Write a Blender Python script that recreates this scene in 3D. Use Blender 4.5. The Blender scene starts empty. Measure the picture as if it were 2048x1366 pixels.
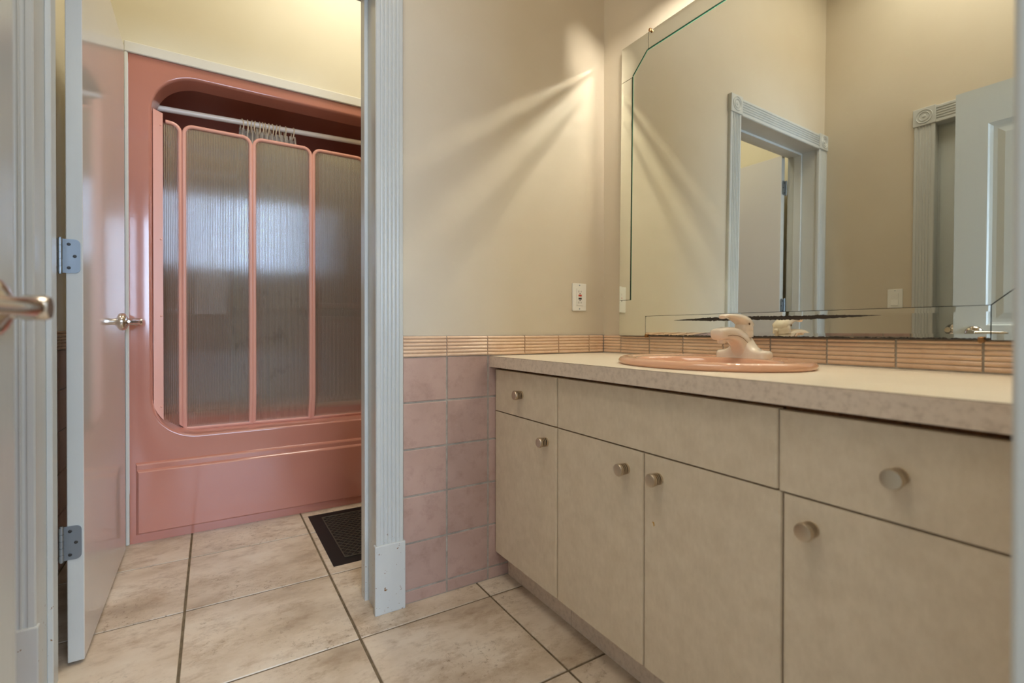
import bpy, bmesh, math, random
from math import sin, cos, pi, radians, sqrt
from mathutils import Matrix, Vector
random.seed(7)
SC = bpy.context.scene
COL = SC.collection

# ------------------------------------------------------------------ camera
F_PX, YAW, PITCH, ROLL, CY = 970.75, 0.553785, -0.0053991, 0.00056714, 666.26
cam_d = bpy.data.cameras.new('camera'); cam = bpy.data.objects.new('camera', cam_d); COL.objects.link(cam)
fw = Vector((sin(YAW), cos(YAW), 0)); rt = Vector((cos(YAW), -sin(YAW), 0)); up = Vector((0, 0, 1))
W = fw * cos(PITCH) + up * sin(PITCH); U0 = -fw * sin(PITCH) + up * cos(PITCH)
R = rt * cos(ROLL) + U0 * sin(ROLL); U = -rt * sin(ROLL) + U0 * cos(ROLL)
M = Matrix((R, U, -W)).transposed().to_4x4(); M.translation = Vector((0, 0, 0.889))
cam.matrix_world = M
cam_d.sensor_width = 36; cam_d.lens = F_PX / 2048 * 36
cam_d.shift_y = -(683 - CY) / 2048; cam_d.clip_start = 0.02
cam_d.dof.use_dof = True; cam_d.dof.focus_distance = 1.65; cam_d.dof.aperture_fstop = 2.4
SC.camera = cam

# ------------------------------------------------------------------ world, exposure, render helpers
wd = bpy.data.worlds.new('world'); SC.world = wd; wd.use_nodes = True
wd.node_tree.nodes['Background'].inputs[0].default_value = (0.75, 0.85, 1, 1)
wd.node_tree.nodes['Background'].inputs[1].default_value = 0.6
SC.view_settings.view_transform = 'Standard'; SC.view_settings.look = 'None'
SC.view_settings.exposure = 0.26; SC.view_settings.gamma = 1.0
SC.view_settings.use_curve_mapping = False
cy = SC.cycles
cy.use_denoising = True; cy.max_bounces = 11; cy.diffuse_bounces = 6; cy.glossy_bounces = 6
cy.transmission_bounces = 8; cy.transparent_max_bounces = 16
cy.sample_clamp_indirect = 0; cy.caustics_reflective = True; cy.blur_glossy = 0.0
try:
    cy.use_guiding = True
except Exception:
    pass

def area_light(name, loc, rot, sx, sy, power, color):
    l = bpy.data.lights.new(name, 'AREA'); l.shape = 'RECTANGLE'; l.size = sx; l.size_y = sy
    l.energy = power; l.color = color
    o = bpy.data.objects.new(name, l); o.location = loc; o.rotation_euler = rot; COL.objects.link(o)
    return o
# daylight through the bedroom window behind the camera
area_light('window_daylight', (0.45, -3.16, 1.65), (radians(90), 0, 0), 1.9, 1.5, 138, (0.56, 0.74, 1.0))
# bathroom ceiling light; added ambient fill overhead in the vanity room and bedroom
area_light('vanity_room_fill_light', (0.05, 0.70, 3.03), (0, 0, 0), 0.8, 0.9, 11, (1.0, 0.93, 0.80))
area_light('bathroom_ceiling_light', (0.60, 1.95, 3.03), (0, 0, 0), 0.6, 0.45, 10.5, (1.0, 0.96, 0.83))
area_light('bedroom_fill_light', (0.2, -1.3, 3.03), (0, 0, 0), 0.9, 0.9, 16, (1.0, 0.93, 0.82))
BULB = 330.0

# ------------------------------------------------------------------ materials
def S(r, g, b):
    f = lambda c: (c / 255 / 12.92) if c / 255 <= 0.04045 else ((c / 255 + 0.055) / 1.055) ** 2.4
    return (f(r), f(g), f(b), 1)
class NT:
    def __init__(s, name):
        s.m = bpy.data.materials.new(name); s.m.use_nodes = True
        s.n = s.m.node_tree.nodes; s.l = s.m.node_tree.links
        s.b = s.n['Principled BSDF']
        s.tc = s.n.new('ShaderNodeNewGeometry').outputs['Position']
    def noise(s, scale, detail=4, rough=0.55, vec=None, stretch=None):
        t = s.n.new('ShaderNodeTexNoise'); t.inputs['Scale'].default_value = scale
        t.inputs['Detail'].default_value = detail; t.inputs['Roughness'].default_value = rough
        v = vec or s.tc
        if stretch:
            mp = s.n.new('ShaderNodeMapping'); mp.inputs['Scale'].default_value = stretch[:3]
            if len(stretch) > 3: mp.inputs['Rotation'].default_value = stretch[3]
            s.l.new(v, mp.inputs[0]); v = mp.outputs[0]
        s.l.new(v, t.inputs['Vector']); return t.outputs['Fac']
    def ramp(s, fac, stops):
        r = s.n.new('ShaderNodeValToRGB'); e = r.color_ramp.elements
        e[0].position, e[0].color = stops[0]; e[1].position, e[1].color = stops[-1]
        for p, c in stops[1:-1]:
            k = e.new(p); k.color = c
        s.l.new(fac, r.inputs[0]); return r.outputs[0]
    def mix(s, fac, a, b, mode='MIX'):
        m = s.n.new('ShaderNodeMix'); m.data_type = 'RGBA'; m.blend_type = mode
        for v, i in ((fac, 0), (a, 6), (b, 7)):
            if hasattr(v, 'links'): s.l.new(v, m.inputs[i])
            else: m.inputs[i].default_value = v
        return m.outputs[2]
    def math(s, op, a, b=0.0, clamp=False):
        m = s.n.new('ShaderNodeMath'); m.operation = op; m.use_clamp = clamp
        for v, i in ((a, 0), (b, 1)):
            if hasattr(v, 'links'): s.l.new(v, m.inputs[i])
            else: m.inputs[i].default_value = v
        return m.outputs[0]
    def xyz(s, vec=None):
        x = s.n.new('ShaderNodeSeparateXYZ'); s.l.new(vec or s.tc, x.inputs[0]); return x.outputs
    def rnd(s):
        return s.n.new('ShaderNodeObjectInfo').outputs['Random']
    def col(s, c):
        if hasattr(c, 'links'): s.l.new(c, s.b.inputs['Base Color'])
        else: s.b.inputs['Base Color'].default_value = c
    def bump(s, h, strength=0.2, dist=0.002):
        b = s.n.new('ShaderNodeBump'); b.inputs['Strength'].default_value = strength
        b.inputs['Distance'].default_value = dist
        s.l.new(h, b.inputs['Height']); s.l.new(b.outputs[0], s.b.inputs['Normal'])
    def set(s, **k):
        for a, v in k.items():
            i = s.b.inputs[a.replace('_', ' ')]
            if hasattr(v, 'links'): s.l.new(v, i)
            else: i.default_value = v
        return s

def mat_paint(name, c1, c2, rough=0.6, bump=0.08):
    t = NT(name); n = t.noise(3, 3); t.col(t.ramp(n, [(0.3, c1), (0.7, c2)]))
    t.set(Roughness=rough); t.bump(t.noise(160, 3), bump, 0.001); return t.m
m_wall = mat_paint('cream_wall_paint', S(199, 187, 166), S(204, 193, 173), 0.5, 0.12)
m_wallbath = mat_paint('bathroom_wall_paint', S(222, 215, 190), S(226, 219, 196), 0.55)
m_wallbed = mat_paint('bedroom_wall_paint', S(215, 210, 200), S(220, 214, 204))
m_ceil = mat_paint('ceiling_paint', S(232, 228, 220), S(236, 232, 224), 0.8)
m_carpet = mat_paint('bedroom_carpet', S(150, 135, 118), S(170, 155, 135), 0.95)

t = NT('white_gloss_trim_paint')
n = t.noise(7, 5, 0.6, None, (1, 1, 0.25)); t.col(t.ramp(n, [(0.3, S(190, 192, 189)), (0.7, S(198, 200, 196))]))
t.set(Roughness=0.28); t.bump(t.noise(60, 4, 0.6, None, (1, 1, 0.15)), 0.12, 0.002); m_trim = t.m
t = NT('worn_white_trim_paint')
n = t.noise(7, 5, 0.6, None, (1, 1, 0.25)); base = t.ramp(n, [(0.3, S(190, 192, 189)), (0.7, S(198, 200, 196))])
chip = t.math('GREATER_THAN', t.noise(75, 3, 0.6), 0.685)
z = t.xyz()[2]; low = t.math('LESS_THAN', z, 0.27)
t.col(t.mix(t.math('MULTIPLY', chip, low), base, S(128, 92, 55)))
t.set(Roughness=0.3); t.bump(t.noise(60, 4, 0.6, None, (1, 1, 0.15)), 0.2, 0.002); m_trimworn = t.m
t = NT('glossy_white_door_paint'); t.col(S(206, 203, 198)); t.set(Roughness=0.09, Specular_IOR_Level=0.24)
t.bump(t.noise(5, 2), 0.03, 0.004); m_door = t.m
t = NT('white_door_paint'); t.col(S(194, 198, 194)); t.set(Roughness=0.25)
t.bump(t.noise(90, 3, 0.6, None, (1, 1, 0.12)), 0.25, 0.002); m_door2 = t.m

# ceramics
t = NT('beige_mottled_floor_tile')
v = t.n.new('ShaderNodeVectorMath'); v.operation = 'MULTIPLY_ADD'
cmb = t.n.new('ShaderNodeCombineXYZ')
for i in range(3): t.l.new(t.rnd(), cmb.inputs[i])
sc_ = t.n.new('ShaderNodeVectorMath'); sc_.operation = 'SCALE'; sc_.inputs['Scale'].default_value = 37
t.l.new(cmb.outputs[0], sc_.inputs[0])
ad = t.n.new('ShaderNodeVectorMath'); ad.operation = 'ADD'; t.l.new(t.tc, ad.inputs[0]); t.l.new(sc_.outputs[0], ad.inputs[1])
P = ad.outputs[0]
n1 = t.noise(3.6, 7, 0.62, P, (1, 1.5, 1)); c = t.ramp(n1, [(0.30, S(164, 145, 124)), (0.44, S(190, 172, 150)), (0.56, S(205, 189, 169)), (0.7, S(212, 199, 181))])
n2 = t.noise(11, 9, 0.75, P, (1, 1.7, 1)); sp = t.ramp(n2, [(0.50, (0, 0, 0, 1)), (0.68, (1, 1, 1, 1))])
c = t.mix(t.math('MULTIPLY', sp, 0.62), c, S(146, 120, 93))
n3 = t.noise(60, 6, 0.8, P); n4 = t.noise(4, 3, 0.5, P)
sp2 = t.math('MULTIPLY', t.ramp(n3, [(0.55, (0, 0, 0, 1)), (0.63, (1, 1, 1, 1))]), t.ramp(n4, [(0.43, (0, 0, 0, 1)), (0.62, (1, 1, 1, 1))]))
c = t.mix(t.math('MULTIPLY', sp2, 0.7), c, S(112, 88, 62))
t.col(c); t.set(Roughness=0.38, Specular_IOR_Level=0.4); t.bump(n2, 0.15, 0.003); m_ftile = t.m
def mat_tile(name, a, b, dark, rough=0.22):
    t = NT(name); n = t.noise(9, 4); c = t.ramp(n, [(0.3, a), (0.7, b)])
    c = t.mix(t.math('MULTIPLY', t.ramp(t.noise(22, 5, 0.7), [(0.5, (0, 0, 0, 1)), (0.8, (1, 1, 1, 1))]), 0.6), c, dark)
    hv = t.n.new('ShaderNodeHueSaturation'); t.l.new(c, hv.inputs['Color'])
    t.l.new(t.math('ADD', t.math('MULTIPLY', t.rnd(), 0.13), 0.94), hv.inputs['Value'])
    t.col(hv.outputs[0]); t.set(Roughness=rough); t.bump(t.noise(14, 3), 0.2, 0.003); return t.m
m_wtile = mat_tile('dusty_pink_wall_tile', S(172, 143, 131), S(184, 155, 143), S(146, 114, 103), 0.3)
m_rail = mat_tile('peach_ribbed_rail_tile', S(212, 180, 152), S(220, 190, 162), S(190, 150, 118), 0.12)
t = NT('grey_grout'); t.col(t.ramp(t.noise(40, 4), [(0.3, S(146, 137, 126)), (0.7, S(176, 168, 156))])); t.set(Roughness=0.9); m_grout = t.m
t = NT('dark_floor_grout'); t.col(t.ramp(t.noise(30, 4), [(0.3, S(84, 70, 50)), (0.7, S(122, 106, 82))])); t.set(Roughness=0.9); m_fgrout = t.m

# laminates
def mat_lam(name, a, b, sc, rough):
    t = NT(name)
    n = t.noise(sc, 4, 0.6, None, (1, 1.0, 1.0, (0.7, 0, 0))); c = t.ramp(n, [(0.33, a), (0.67, b)])
    n2 = t.noise(sc * 3.2, 4, 0.6, None, (1, 1.4, 0.5, (0.7, 0, 0)))
    c = t.mix(0.35, c, t.ramp(n2, [(0.35, a), (0.65, b)]))
    t.col(c); t.set(Roughness=rough, Specular_IOR_Level=0.35); t.bump(n2, 0.05, 0.001); return t.m
m_lam = mat_lam('beige_mottled_cabinet_laminate', S(209, 193, 169), S(222, 207, 184), 26, 0.42)
m_lamc = mat_lam('pale_countertop_laminate', S(236, 226, 206), S(240, 231, 212), 10, 0.3)
t = NT('speckled_edge_laminate'); n = t.noise(70, 5, 0.7)
t.col(t.ramp(n, [(0.30, S(196, 178, 160)), (0.5, S(218, 201, 183)), (0.75, S(226, 210, 192))])); t.set(Roughness=0.4); m_edge = t.m
t = NT('brown_particle_board'); t.col(t.ramp(t.noise(120, 4), [(0.3, S(70, 42, 20)), (0.7, S(120, 78, 42))])); t.set(Roughness=0.9); m_wood = t.m
t = NT('amber_glue_mark'); t.col(S(190, 140, 40)); t.set(Roughness=0.5); m_amber = t.m

# metals, plastics, glass
def simple(name, c, rough, metal=0.0, **k):
    t = NT(name); t.col(c); t.set(Roughness=rough, Metallic=metal, **k); return t.m
m_nickel = simple('brushed_nickel', S(206, 192, 172), 0.28, 1.0)
m_shield = simple('added_baffle_bronze', S(60, 50, 40), 0.6)  # dark finish of the added trough that shapes the bulb light
m_darkring = simple('dark_knob_groove', S(34, 28, 24), 0.5, 0.6)
m_chrome = simple('satin_chrome', S(214, 206, 196), 0.14, 1.0)
m_hinge = simple('zinc_hinge', S(150, 158, 165), 0.36, 0.85)
m_brass = simple('aged_brass', S(160, 120, 80), 0.35, 1.0)
m_screw = simple('dark_screw', S(70, 68, 66), 0.4, 0.8)
m_sink = simple('peach_porcelain', S(222, 172, 142), 0.1, 0, Coat_Weight=0.5)
m_faucet = simple('bone_enamel', S(232, 220, 203), 0.16, 0, Coat_Weight=0.4)
m_seam = simple('dark_seam', S(112, 84, 50), 0.6)
m_white = simple('white_moulding_paint', S(224, 222, 212), 0.35)
m_plate = simple('white_plastic', S(228, 226, 218), 0.3)
m_red = simple('red_button', S(196, 62, 36), 0.4)
m_black = simple('black_plastic', S(14, 14, 14), 0.45)
t = NT('pink_tub_acrylic')
t.col(t.ramp(t.noise(2.5, 3), [(0.3, S(184, 121, 103)), (0.7, S(190, 127, 109))]))
t.set(Roughness=0.13, Coat_Weight=0.4, Coat_Roughness=0.06); t.bump(t.noise(3, 2), 0.05, 0.01); m_tub = t.m
m_pink = simple('pink_painted_metal', S(226, 165, 144), 0.32)
m_rod = simple('white_rod_enamel', S(232, 224, 214), 0.25)
m_ring = simple('cream_plastic_ring', S(224, 204, 170), 0.3)
m_vent = simple('black_register_metal', S(13, 12, 11), 0.5, 0.3)
m_ventl = simple('grey_register_ridge', S(84, 78, 68), 0.5, 0.4)  # rim and lattice, paler than the base plate
t = NT('ribbed_clear_plastic')
o_ = t.n['Material Output']
tr = t.n.new('ShaderNodeBsdfTransparent'); tr.inputs[0].default_value = (0.46, 0.40, 0.35, 1)
gl = t.n.new('ShaderNodeBsdfGlossy'); gl.inputs[0].default_value = (0.95, 0.97, 1, 1); gl.inputs['Roughness'].default_value = 0.10
df = t.n.new('ShaderNodeBsdfDiffuse'); df.inputs[0].default_value = S(170, 160, 150)
lw = t.n.new('ShaderNodeLayerWeight'); lw.inputs[0].default_value = 0.5
fac = t.math('ADD', t.math('MULTIPLY', lw.outputs['Fresnel'], 0.5), 0.20)
m1 = t.n.new('ShaderNodeMixShader'); m1.inputs[0].default_value = 0.05; t.l.new(tr.outputs[0], m1.inputs[1]); t.l.new(df.outputs[0], m1.inputs[2])
m2 = t.n.new('ShaderNodeMixShader'); t.l.new(fac, m2.inputs[0]); t.l.new(m1.outputs[0], m2.inputs[1]); t.l.new(gl.outputs[0], m2.inputs[2])
t.l.new(m2.outputs[0], o_.inputs[0]); m_rib = t.m
t = NT('cloudy_vinyl_curtain')
o_ = t.n['Material Output']; tr = t.n.new('ShaderNodeBsdfTransparent'); tr.inputs[0].default_value = (0.8, 0.78, 0.74, 1)
pat = t.ramp(t.noise(9, 4, 0.6), [(0.56, S(226, 218, 204)), (0.70, S(120, 108, 112))])
t.l.new(pat, t.b.inputs['Base Color']); t.set(Roughness=0.3)
tl = t.n.new('ShaderNodeBsdfTranslucent'); t.l.new(pat, tl.inputs[0])
ma = t.n.new('ShaderNodeMixShader'); ma.inputs[0].default_value = 0.4; t.l.new(t.b.outputs[0], ma.inputs[1]); t.l.new(tl.outputs[0], ma.inputs[2])
mb_ = t.n.new('ShaderNodeMixShader'); mb_.inputs[0].default_value = 0.86; t.l.new(tr.outputs[0], mb_.inputs[1]); t.l.new(ma.outputs[0], mb_.inputs[2])
t.l.new(mb_.outputs[0], o_.inputs[0]); m_curtain = t.m
t = NT('silvered_mirror'); t.col((0.90, 0.925, 0.865, 1)); t.set(Roughness=0.0, Metallic=1.0); m_mir = t.m
t = NT('desilvered_mirror_strip'); t.set(Metallic=1.0, Roughness=0.0)
tco = t.n.new('ShaderNodeTexCoord').outputs['Object']; xo = t.xyz(tco)
# decay band along the top of the strip (local y along the wall, z up)
nz = t.noise(110, 4, 0.7, tco); big = t.noise(5, 3, 0.5, tco, (1, 1, 0.1))
yc = t.math('ABSOLUTE', t.math('SUBTRACT', xo[1], 0.03)); fall = t.math('SUBTRACT', 1.0, t.math('MULTIPLY', yc, 3.2), True)
width = t.math('MULTIPLY', t.math('MULTIPLY', t.math('MULTIPLY', fall, 2.2, True), 0.0058), t.math('ADD', t.math('MULTIPLY', nz, 1.6), 0.15))
d = t.math('ABSOLUTE', t.math('SUBTRACT', t.math('ADD', xo[2], t.math('MULTIPLY', big, 0.006)), 0.0585))
band = t.math('MULTIPLY', t.math('LESS_THAN', d, width), t.math('GREATER_THAN', fall, 0.02))
edge = t.math('MULTIPLY', t.math('LESS_THAN', t.math('ADD', xo[2], t.math('MULTIPLY', nz, -0.010)), -0.0016), t.math('LESS_THAN', xo[2], 0.01))
mk = t.math('MAXIMUM', band, edge)
t.col(t.mix(mk, (0.90, 0.925, 0.865, 1), S(46, 40, 32))); t.l.new(t.math('SUBTRACT', 1.0, mk), t.b.inputs['Metallic'])
t.l.new(t.math('MULTIPLY', mk, 0.5), t.b.inputs['Roughness']); m_mirold = t.m
m_medge = simple('dark_green_glass_edge', (0.004, 0.022, 0.014, 1), 0.2)
m_megreen = simple('bright_green_glass_edge', S(70, 150, 118), 0.2)
m_backing = simple('black_mirror_backing', S(16, 14, 12), 0.7)
t = NT('glowing_frosted_bulb'); t.b.inputs['Emission Color'].default_value = (1.0, 0.94, 0.82, 1)
t.b.inputs['Emission Strength'].default_value = BULB; m_bulb = t.m
m_glass = simple('window_glass', (1, 1, 1, 1), 0.0, 0, Transmission_Weight=1.0)

# ------------------------------------------------------------------ mesh helpers
def obj(name, bm, mat, parent=None, loc=None, rot=None, smooth=False, auto=None):
    me = bpy.data.meshes.new(name)
    if isinstance(bm, bmesh.types.BMesh):
        bmesh.ops.recalc_face_normals(bm, faces=bm.faces[:])
        bm.to_mesh(me); bm.free()
    else:
        me = bm
    if mat is not None and not me.materials:
        for m_ in (mat if isinstance(mat, (list, tuple)) else [mat]): me.materials.append(m_)
    if smooth:
        for p in me.polygons: p.use_smooth = True
    if auto is not None:
        me.set_sharp_from_angle(angle=radians(auto))
    o = bpy.data.objects.new(name, me); COL.objects.link(o)
    if parent: o.parent = parent
    if loc: o.location = loc
    if rot: o.rotation_euler = rot
    return o
def tag(o, label=None, cat=None, group=None, kind=None):
    if label: o['label'] = label
    if cat: o['category'] = cat
    if group: o['group'] = group
    if kind: o['kind'] = kind
    return o
def empty(name, label, cat, loc=(0, 0, 0), rot=(0, 0, 0), group=None, kind=None):
    o = bpy.data.objects.new(name, None); o.empty_display_size = 0.1; COL.objects.link(o)
    o.location = loc; o.rotation_euler = rot
    return tag(o, label, cat, group, kind)
def box(bm, x0, x1, y0, y1, z0, z1, bev=0.0, seg=1):
    r = bmesh.ops.create_cube(bm, size=1.0)
    for v in r['verts']:
        v.co = Vector(((x0 + x1) / 2 + v.co.x * (x1 - x0), (y0 + y1) / 2 + v.co.y * (y1 - y0), (z0 + z1) / 2 + v.co.z * (z1 - z0)))
    if bev:
        es = list({e for v in r['verts'] for e in v.link_edges})
        bmesh.ops.bevel(bm, geom=es, offset=bev, segments=seg, affect='EDGES', profile=0.5)
    return bm
def bx(*a, **k): return box(bmesh.new(), *a, **k)
def cyl(bm, p0, p1, r0, r1=None, seg=24, caps=True):
    r1 = r0 if r1 is None else r1
    p0 = Vector(p0); p1 = Vector(p1); d = (p1 - p0).normalized()
    a = d.orthogonal().normalized(); b = d.cross(a)
    A = [bm.verts.new(p0 + (a * cos(2 * pi * i / seg) + b * sin(2 * pi * i / seg)) * r0) for i in range(seg)]
    B = [bm.verts.new(p1 + (a * cos(2 * pi * i / seg) + b * sin(2 * pi * i / seg)) * r1) for i in range(seg)]
    for i in range(seg): bm.faces.new((A[i], A[(i + 1) % seg], B[(i + 1) % seg], B[i]))
    if caps: bm.faces.new(A[::-1]); bm.faces.new(B)
    return bm
def lathe(bm, prof, origin, axis, seg=32):
    """prof: list of (r, h) along axis"""
    o = Vector(origin); d = Vector(axis).normalized(); a = d.orthogonal().normalized(); b = d.cross(a)
    rings = []
    for r, h in prof:
        if r < 1e-6: rings.append([bm.verts.new(o + d * h)])
        else: rings.append([bm.verts.new(o + d * h + (a * cos(2 * pi * i / seg) + b * sin(2 * pi * i / seg)) * r) for i in range(seg)])
    for A, B in zip(rings, rings[1:]):
        for i in range(seg):
            j = (i + 1) % seg
            if len(A) == 1 and len(B) == 1: continue
            if len(A) == 1: bm.faces.new((A[0], B[j], B[i]))
            elif len(B) == 1: bm.faces.new((A[i], A[j], B[0]))
            else: bm.faces.new((A[i], A[j], B[j], B[i]))
    return bm
def prism(bm, pts, fn, t0, t1):
    """polygon pts (a,b) extruded from t0 to t1; fn(a,b,t)->xyz"""
    A = [bm.verts.new(fn(a, b, t0)) for a, b in pts]; B = [bm.verts.new(fn(a, b, t1)) for a, b in pts]
    n = len(pts)
    for i in range(n): bm.faces.new((A[i], A[(i + 1) % n], B[(i + 1) % n], B[i]))
    bm.faces.new(A[::-1]); bm.faces.new(B); return bm
def loft(bm, rings, cap=True):
    V = [[bm.verts.new(p) for p in r] for r in rings]; n = len(V[0])
    for A, B in zip(V, V[1:]):
        for i in range(n): bm.faces.new((A[i], A[(i + 1) % n], B[(i + 1) % n], B[i]))
    if cap: bm.faces.new(V[0][::-1]); bm.faces.new(V[-1])
    return bm
def sweep(path, prof_fn, seg=20, yw=None):
    """path of (s,z,halfthick,halfwidth): horn in the s-z plane, width along y. returns bm in coords (s,y,z)"""
    bm = bmesh.new(); rings = []
    for i, (s, z, th, wd_) in enumerate(path):
        a = path[max(0, i - 1)]; b = path[min(len(path) - 1, i + 1)]
        t_ = Vector((b[0] - a[0], b[1] - a[1])).normalized(); nrm = Vector((-t_.y, t_.x))
        ring = []
        for k in range(seg):
            an = 2 * pi * k / seg; c, s_ = cos(an), sin(an)
            c = math.copysign(abs(c) ** prof_fn, c); s_ = math.copysign(abs(s_) ** prof_fn, s_)
            ring.append((s + nrm.x * th * s_, wd_ * c, z + nrm.y * th * s_))
        rings.append(ring)
    return loft(bm, rings)

# ------------------------------------------------------------------ dimensions of the place
WX = 1.388; WLX = -0.428; YB = 1.519; YB2 = 1.69; YT = 2.54; YF = 0.10; YF2 = -0.03; CZ = 3.05
JL, JR, HEAD = -0.345, 0.437, 2.015          # bathroom doorway
EL, ER, EHEAD = -0.235, 0.534, 2.03          # entry doorway
BLX = -0.48

# ------------------------------------------------------------------ shell
fl = obj('floor', bx(BLX - .12, WX + .1, YF2, YT + .8, -0.06, -0.0022), m_fgrout); tag(fl, 'floor of beige mottled square tiles with dark grout', 'floor', kind='structure')
fl2 = obj('floor', bx(-2.2, 2.8, -3.4, YF2, -0.06, -0.004), m_carpet); tag(fl2, 'plain carpeted bedroom floor behind the camera', 'floor', kind='structure')
tile_cache = {}
def tile_mesh(w, h, t, bev, mat):
    k = (round(w, 4), round(h, 4), t, bev, mat.name)
    if k not in tile_cache:
        bm = bmesh.new(); b = bev
        P0 = [(-w / 2, -h / 2), (w / 2, -h / 2), (w / 2, h / 2), (-w / 2, h / 2)]
        rings = [[(x, y, 0) for x, y in P0], [(x, y, t - b) for x, y in P0],
                 [(x - math.copysign(b * .35, x), y - math.copysign(b * .35, y), t - b * .3) for x, y in P0],
                 [(x - math.copysign(b, x), y - math.copysign(b, y), t) for x, y in P0]]
        loft(bm, rings); bmesh.ops.recalc_face_normals(bm, faces=bm.faces[:])
        me = bpy.data.meshes.new('tile'); bm.to_mesh(me); bm.free(); me.materials.append(mat); tile_cache[k] = me
    return tile_cache[k]
def put(name, me, parent, loc, rot=(0, 0, 0)):
    o = bpy.data.objects.new(name, me); o.parent = parent; o.location = loc; o.rotation_euler = rot
    COL.objects.link(o); return o
gx = [-0.75, -0.508, -0.0755, 0.3625, 0.791, 1.224, 1.45]
gy = [-0.03, 0.145, 0.5705, 0.998, 1.4155, 1.844, 2.268, 2.545]
for i in range(len(gx) - 1):
    for j in range(len(gy) - 1):
        x0, x1, y0, y1 = gx[i], gx[i + 1], gy[j], gy[j + 1]
        if y1 < 1.5: x0, x1 = max(x0, WLX), min(x1, 0.93)
        else: x0, x1 = max(x0, BLX), min(x1, WX)
        if x1 - x0 < 0.03: continue
        g = 0.0035
        w, h = x1 - x0 - 2 * g, y1 - y0 - 2 * g
        put('floor_tile', tile_mesh(w, h, 0.005, 0.002, m_ftile), fl, ((x0 + x1) / 2, (y0 + y1) / 2, -0.0045 + random.uniform(0, .0006)))

wb = obj('wall_back', bx(BLX - .1, JL - .015, YB, YB2, 0, CZ), m_wall)
bm = bmesh.new(); box(bm, BLX - .1, JL - .015, YB, YB2, 0, CZ); box(bm, JR + .015, WX, YB, YB2, 0, CZ); box(bm, JL - .015, JR + .015, YB, YB2, HEAD + .015, CZ)
me = bpy.data.meshes.new('wall_back'); bm.to_mesh(me); bm.free(); me.materials.append(m_wall); wb.data = me
tag(wb, 'cream wall with pink tile wainscot between vanity room and bathroom', 'wall', kind='structure')
wr = obj('wall_right', bx(WX, WX + .12, YF2, YT + .85, 0, CZ), m_wall); tag(wr, 'cream wall behind the vanity and mirror', 'wall', kind='structure')
# left wall of the vanity room with a closet doorway
CY0, CY1, CHEAD = 0.235, 0.985, 2.0
bm = bmesh.new(); box(bm, WLX - .12, WLX, YF2, CY0 - .015, 0, CZ); box(bm, WLX - .12, WLX, CY1 + .015, YB, 0, CZ); box(bm, WLX - .12, WLX, CY0 - .015, CY1 + .015, CHEAD + .015, CZ)
wl = obj('wall_left', bm, m_wall); tag(wl, 'cream wall opposite the vanity, seen in the mirror', 'wall', kind='structure')
bm = bmesh.new(); box(bm, WLX - .12, EL - .015, YF2, YF, 0, CZ); box(bm, ER + .015, WX, YF2, YF, 0, CZ); box(bm, EL - .015, ER + .015, YF2, YF, EHEAD + .015, CZ)
wf = obj('wall_front', bm, m_wall); tag(wf, 'wall with the entry doorway the camera stands in', 'wall', kind='structure')
wfar = obj('wall_far', bx(BLX, WX, YT + .002, YT + .1, 2.04, CZ), m_wallbath); tag(wfar, 'pale cream wall above the pink tub surround', 'wall', kind='structure')
ws = obj('wall_far', bx(BLX, -0.306, YT, YT + .1, 0, 2.04), m_wallbath); tag(ws, 'narrow wall strip beside the tub, behind the open door', 'wall', kind='structure')
wbl = obj('wall_left', bx(BLX - .12, BLX - .004, YB2, YT + .85, 0, CZ), m_wallbath); tag(wbl, 'bathroom side wall behind the open white door', 'wall', kind='structure')
cl = obj('ceiling', bx(BLX - .12, WX + .12, YF2, YT + .85, CZ, CZ + .06), m_ceil); tag(cl, 'white ceiling', 'ceiling', kind='structure')
cl2 = obj('ceiling', bx(-2.2, 2.8, -3.4, YF2, CZ, CZ + .06), m_ceil); tag(cl2, 'white bedroom ceiling behind the camera', 'ceiling', kind='structure')
# bedroom behind the camera
bm = bmesh.new(); box(bm, -2.2, -.5, -3.4, -3.25, 0, CZ); box(bm, 1.4, 2.8, -3.4, -3.25, 0, CZ); box(bm, -.5, 1.4, -3.4, -3.25, 0, .9); box(bm, -.5, 1.4, -3.4, -3.25, 2.4, CZ)
tag(obj('wall_rear', bm, m_wallbed), 'bedroom wall with the window, behind the camera', 'wall', kind='structure')
tag(obj('wall_bedroom_left', bx(-2.32, -2.2, -3.4, YF2, 0, CZ), m_wallbed), 'left bedroom wall behind the camera', 'wall', kind='structure')
tag(obj('wall_bedroom_right', bx(2.8, 2.92, -3.4, YF2, 0, CZ), m_wallbed), 'right bedroom wall behind the camera', 'wall', kind='structure')
bm = bmesh.new(); box(bm, -2.2, BLX - .12, YF2 - .1, YF2, 0, CZ); box(bm, WX + .12, 2.8, YF2 - .1, YF2, 0, CZ)
tag(obj('wall_bedroom_front', bm, m_wallbed), 'bedroom wall either side of the vanity room', 'wall', kind='structure')
wi = empty('window_1', 'wide bedroom window with white frame behind the camera', 'window', (0.45, -3.3, 1.65), kind='structure')
bm = bmesh.new()
for a in ((-.95, .95, -.75, -.70), (-.95, .95, .70, .75), (-.95, -.90, -.75, .75), (.90, .95, -.75, .75), (-.025, .025, -.7, .7)):
    box(bm, a[0], a[1], -.03, .03, a[2], a[3])
obj('window_frame', bm, m_trim, wi)
for sx in (-1, 1): obj('window_pane', bx(*sorted((sx * .025, sx * .9)), -.004, .004, -.7, .7), m_glass, wi)

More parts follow.
